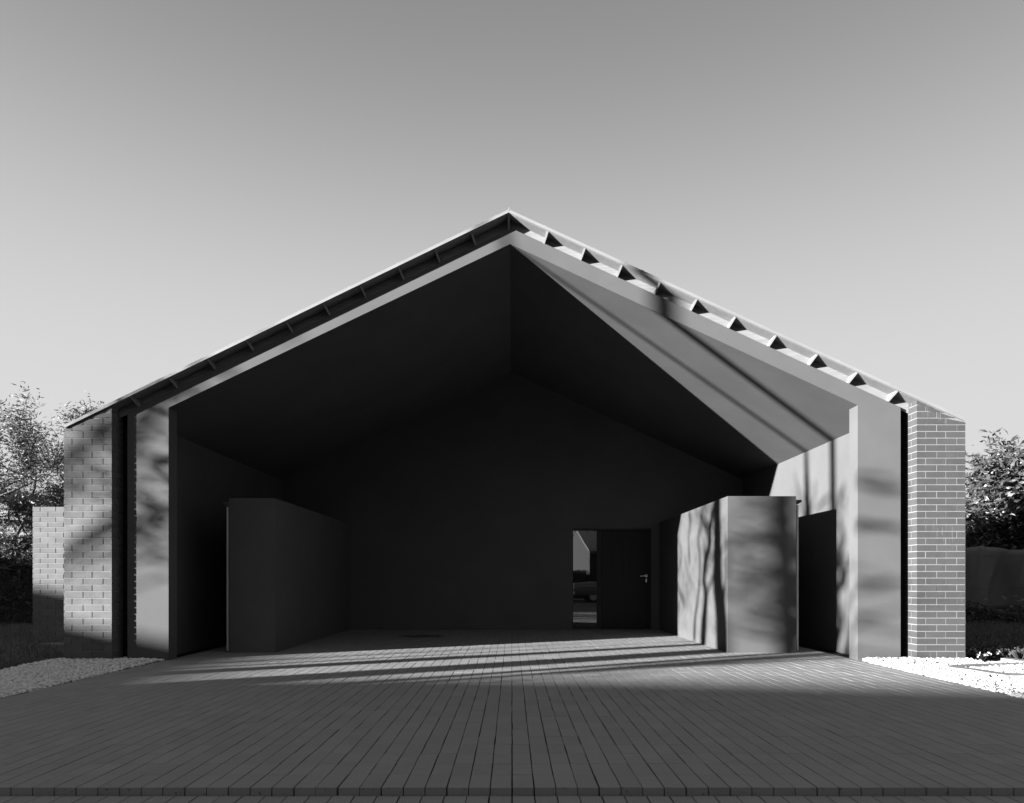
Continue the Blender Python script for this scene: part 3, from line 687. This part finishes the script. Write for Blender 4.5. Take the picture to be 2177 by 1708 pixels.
for pts, wd in (([(1150,1540),(1185,1400),(1205,1320),(1170,1240),(1165,1080)], [.16,.14,.14,.12,.1]), ([(1165,1080),(1215,1000),(1185,850),(1215,700),(1180,560)], [.16,.2,.13,.1,.06]),
                ([(1215,1000),(1255,900),(1300,840)], [.1,.08,.07]), ([(940,520),(928,420),(940,300),(915,240)], [.1,.13,.11,.06]), ([(1000,480),(1060,410),(1110,380)], [.06,.07,.05]),
                ([(1185,420),(1205,330),(1215,280)], [.07,.1,.05]), ([(960,480),(1000,350),(990,260)], [.05,.04,.03])):
    limb7(pts, wd, 4.63, XB)
rs = random.Random(9)
for k in range(26):
    q = Vector((x+rs.gauss(0,.5),y+rs.uniform(-1.0,.1),rs.uniform(2.4,4.6))); e = q+Vector((rs.gauss(0,.4),rs.uniform(-.8,.2),rs.uniform(-.1,.5)))
    bark_tube(b, [top,(top+q)/2+Vector((0,0,.1)),q,e], [.03,.02,.016,.006], 5)
b.build('trunk', BARK, tB, True, False)
C = []
for k in range(105):
    u = rs.random()
    q = light_pt(3.0+1.05*u**.85, 9.295, rs.uniform(.25,2.25), XB)
    for i in range(8): C.append((q.x+rs.gauss(0,.35), q.y+rs.gauss(0,.05), q.z+rs.gauss(0,.10)))
V, Fc = leaf_cloud(np.array(C), .10, .045, .4); np_mesh('crown', V, Fc, LEAF_N, tB)

tC = empty('bare_tree', light_pt(0,12.4,0,-21), 'leaning bare tree on the left lawn edge out of frame', 'tree'); tC.location.z = 0
b = MB(); XC = -21; x, y = tC.location.x, tC.location.y
bark_tube(b, [(x,y,-.1),(x,y,1.0),(x+.1,y-.1,2.2),(x,y-.3,4.2)], [.10,.09,.07,.03]); top = Vector((x+.1,y-.1,2.2))
s1 = lambda l: [((p[0]/2.627)/1.7859,(1350+p[1]/2.627)/1.7859) for p in l]
for pts, wd in (([(1200,760),(1375,940),(1530,1110),(1700,1260)], [.1,.09,.08,.07]), ([(1200,1200),(1380,1360),(1500,1480),(1650,1610)], [.07,.09,.12,.13]),
                ([(1380,640),(1520,700),(1700,745)], [.05,.08,.06]), ([(1360,560),(1500,590),(1690,570)], [.04,.06,.05]), ([(1380,820),(1540,800),(1690,860)], [.04,.05,.04]), ([(1450,1900),(1560,1960),(1700,2000)], [.06,.08,.09])):
    limbY(s1(pts), [.8*q for q in wd], 8.42, XC, top)
for pts, wd in (([(640,930),(780,960),(900,1050),(1120,1180)], [.07,.08,.08,.08]), ([(700,1300),(900,1380),(1120,1420)], [.05,.08,.08]), ([(640,700),(820,760),(960,830),(1115,800)], [.05,.06,.06,.05]),
                ([(720,1480),(880,1430),(1110,1350)], [.03,.04,.05]), ([(660,560),(830,600),(1000,560)], [.05,.06,.05])):
    limbY(s1(pts), [.5*q for q in wd], 8.30, XC, top)
s2 = lambda l: [((p[0]/2.277)/1.7859,(1950+p[1]/2.277)/1.7859) for p in l]
for pts, wd in (([(1200,190),(1330,200),(1460,260)], [.08,.07,.05]), ([(1230,400),(1370,430),(1460,420)], [.05,.09,.07]), ([(1350,560),(1460,590)], [.05,.06]), ([(1330,-40),(1400,60),(1460,160)], [.08,.1,.1])): limbY(s2(pts), [.75*q for q in wd], 8.42, XC, top)
s5 = lambda l: [((400+p[0]/1.979)/1.7859,(950+p[1]/1.979)/1.7859) for p in l]
for pts, wd in (([(800,880),(900,940),(990,970)], [.05,.11,.08]), ([(520,1030),(600,1080),(720,1100)], [.05,.1,.07]), ([(1300,670),(1400,710),(1450,730)], [.02,.05,.04]), ([(380,1120),(450,1160),(520,1150)], [.04,.07,.05])): limbY(s5(pts), [.75*q for q in wd], 8.42, XC, top)
rs = random.Random(14)
for k in range(7):
    q = Vector((x+rs.gauss(0,.5),y-rs.uniform(0.2,2.4),rs.uniform(2.0,5.2))); e = q+Vector((rs.gauss(0,.4),rs.uniform(-.8,.2),rs.uniform(-.1,.5)))
    bark_tube(b, [top,(top+q)/2+Vector((0,0,.1)),q,e], [.03,.022,.016,.006], 5)
b.build('trunk', BARK, tC, True, False)

# low house across the street: its roof line throws the long foreground shade
def s_pt(c, q, back=0):                                       # point whose shadow plane has intercept c and height q
    s = c/1.1212; X = -30-.4527*s; Y = -15.2+.8917*s; return (X-.8917*back, Y-.4527*back, q-(SE/SA)*X)
sh = empty('shading_house', (-32,-14,-.15), 'low gabled house with a long flat wing across the street out of frame', 'house')
prof = [(-14,1.6),(-4,2.4),(-.3,2.05),(3.88,.84),(5.76,.33),(6.86,.0),(8.3,-.56),(9.9,-.58),(11,-.52),(14.5,-.48),(27,-.50)]
b = MB(); n = len(prof)
fr = [s_pt(c,q) for c,q in prof]; bk = [s_pt(c,q,9) for c,q in prof]
g0 = [(p[0],p[1],-.16) for p in fr]; g1 = [(p[0],p[1],-.16) for p in bk]
b.add(fr+g0, [(i,i+1,n+i+1,n+i) for i in range(n-1)]); b.add(bk+g1, [(i+1,i,n+i,n+i+1) for i in range(n-1)])
for i in (0,n-1): b.add([fr[i],bk[i],g1[i],g0[i]], [(0,1,2,3)])
b.build('wall', RENDER, sh)
b = MB(); b.add(fr+bk, [(i,i+1,n+i+1,n+i) for i in range(n-1)]); b.build('roof', TILE, sh, False, True)
b = MB()
for c in (-6,-3,1,4,10,13,17,21):
    p = Vector(s_pt(c,0)); u = Vector((-.4527,.8917,0)); o = Vector((.8917,.4527,0))*.03; v8 = []
    for z in (1.0,2.4):
        for a_, b_ in ((-.6,0),(.6,0),(.6,1),(-.6,1)):
            q = p+u*a_+o*(1 if b_ else -1); v8.append((q.x,q.y,z))
    w1 = MB(); w1.hexa(v8); w1.build('window', DARK, sh)

# house and parked car mirrored in the door's side window
st = empty('street_house', (9,-22,-.15), 'boarded gable house across the street mirrored in the door window', 'house')
b = MB(); b.prism([(-16.3,-.15),(-36,-.15),(-36,2.74),(-26.1,5.0),(-16.3,2.74)], 5.0, 18, 'x')
b.build('wall', mk('boards', 0.038, .15, 1, .8, .2, None, 0, 0, (1,30,1)), st)
b = MB(); b.prism([(-15.9,2.66),(-26.1,5.02),(-36.4,2.66),(-36.4,2.8),(-26.1,5.18),(-15.9,2.8)], 4.96, 18.3, 'x'); b.build('roof', TILE, st)
b = MB(); b.box(7,8.2,-16.32,-16.27,.9,2.1); b.build('window', DARK, st)
hedge('clipped_hedge', 3.4,4.7,-24,-14.5,-.15,1.55, 6000, .09, .05, LEAF_H, 'low hedge in front of the boarded gable across the street')
car = empty('parked_car', (5.25,-6.8,-.15), 'old saloon car at the kerb mirrored in the door window', 'car')
side = [(3.12,.52),(3.06,.72),(3.12,.98),(4.35,1.06),(4.95,1.04),(7.1,1.02),(7.42,.95),(7.46,.6),(7.3,.42),(3.2,.40)]
def loft(b, prof, y0, y1, tuck, mi=0):
    n = len(prof); rings = []
    for y, s, dz in ((y0,.94,-.03),(y0+.1,1,0),(y1-.1,1,0),(y1,.94,-.03)):
        cx = sum(p[0] for p in prof)/n; rings.append([(cx+(p[0]-cx)*(1-(1-s)*tuck), y, p[1]+(dz if p[1] > .8 else 0)-.15) for p in prof])
    b.add([p for r_ in rings for p in r_], [(i*n+k,i*n+(k+1)%n,(i+1)*n+(k+1)%n,(i+1)*n+k) for i in range(3) for k in range(n)]+[tuple(range(n-1,-1,-1)),tuple(range(3*n,4*n))], mi)
b = MB(); loft(b, side, -7.63, -5.97, .5); b.build('body', CARP, car, True)
b = MB(); b.hexa([(4.3,-7.5,.89),(7.0,-7.5,.87),(7.0,-6.1,.87),(4.3,-6.1,.89),(4.95,-7.32,1.29),(6.35,-7.32,1.29),(6.35,-6.28,1.29),(4.95,-6.28,1.29)]); b.build('cabin_glass', GLASS, car)
b = MB(); b.hexa([(4.9,-7.33,1.285),(6.4,-7.33,1.285),(6.4,-6.27,1.285),(4.9,-6.27,1.285),(5.1,-7.2,1.33),(6.25,-7.2,1.33),(6.25,-6.4,1.33),(5.1,-6.4,1.33)]); b.build('roof', CARP, car)
for x in (4.0,6.6):
    for y in (-7.5,-6.1):
        b = MB(); b.tube([(x,y-.09,.16),(x,y+.09,.16)], .31, 24); wh = b.build('wheel', RUB, car)
        b = MB(); yy = y+(.1 if y > -6.8 else -.1); b.tube([(x,yy-.012,.16),(x,yy+.012,.16)], .18, 20); b.build('rim', ALU, car)
for y in (-7.3,-6.3):
    b = MB(); b.tube([(3.045,y,.55),(3.12,y,.55)], .085, 16); b.build('headlight', STEEL, car)
b = MB(); b.box(2.98,3.1,-7.6,-6.0,.26,.36); b.build('bumper', STEEL, car)
b = MB(); b.box(3.3,7.3,-5.972,-5.958,.60,.625); b.build('trim_strip', RUB, car)

# unseen trees added behind the camera, well clear of the sun's path: they close off the low sky the porch looks out to
def sky_block_tree(x, y, h, r, lab, seed):
    rs = random.Random(seed); t = empty('sky_block_tree', (x,y,-.15), lab, 'tree', 'added trees blocking the low sky'); b = MB()
    bark_tube(b, [(x,y,-.2),(x+.1,y,2.5),(x,y+.1,h*.55),(x+.1,y,h*.85)], [.3,.25,.2,.06], 10)
    cs = []
    for k in range(60):
        v = Vector((rs.gauss(0,1),rs.gauss(0,1),rs.gauss(0,1))).normalized()*rs.uniform(.35,1)
        c = Vector((x+v.x*r, y+v.y*r*.8, h*.62+v.z*h*.36)); cs.append(c)
        if k < 14: bark_tube(b, [(x,y,h*rs.uniform(.3,.6)),((x+c.x)/2,(y+c.y)/2,(h*.5+c.z)/2),tuple(c)], [.09,.06,.02], 5)
    b.build('trunk', BARK, t, True, False)
    C = np.array([c[:] for c in cs]); C = C[rng.integers(0,len(C),5200)]+rng.normal(0,r*.17,(5200,3)); C = C[C[:,2] > 4.4]
    V, Fc = leaf_cloud(C, .55, .34); np_mesh('crown', V, Fc, LEAF_H, t)
for k, (x, y) in enumerate([(-13,-21),(-6.5,-18),(.5,-16),(8.5,-15),(15,-15),(22,-13),(29,-8),(34,0),(36,8)]):
    sky_block_tree(x, y, 10.2+1.0*math.sin(k*2.1), 4.4, 'unseen leafy tree added behind the camera to block low sky', 40+k)
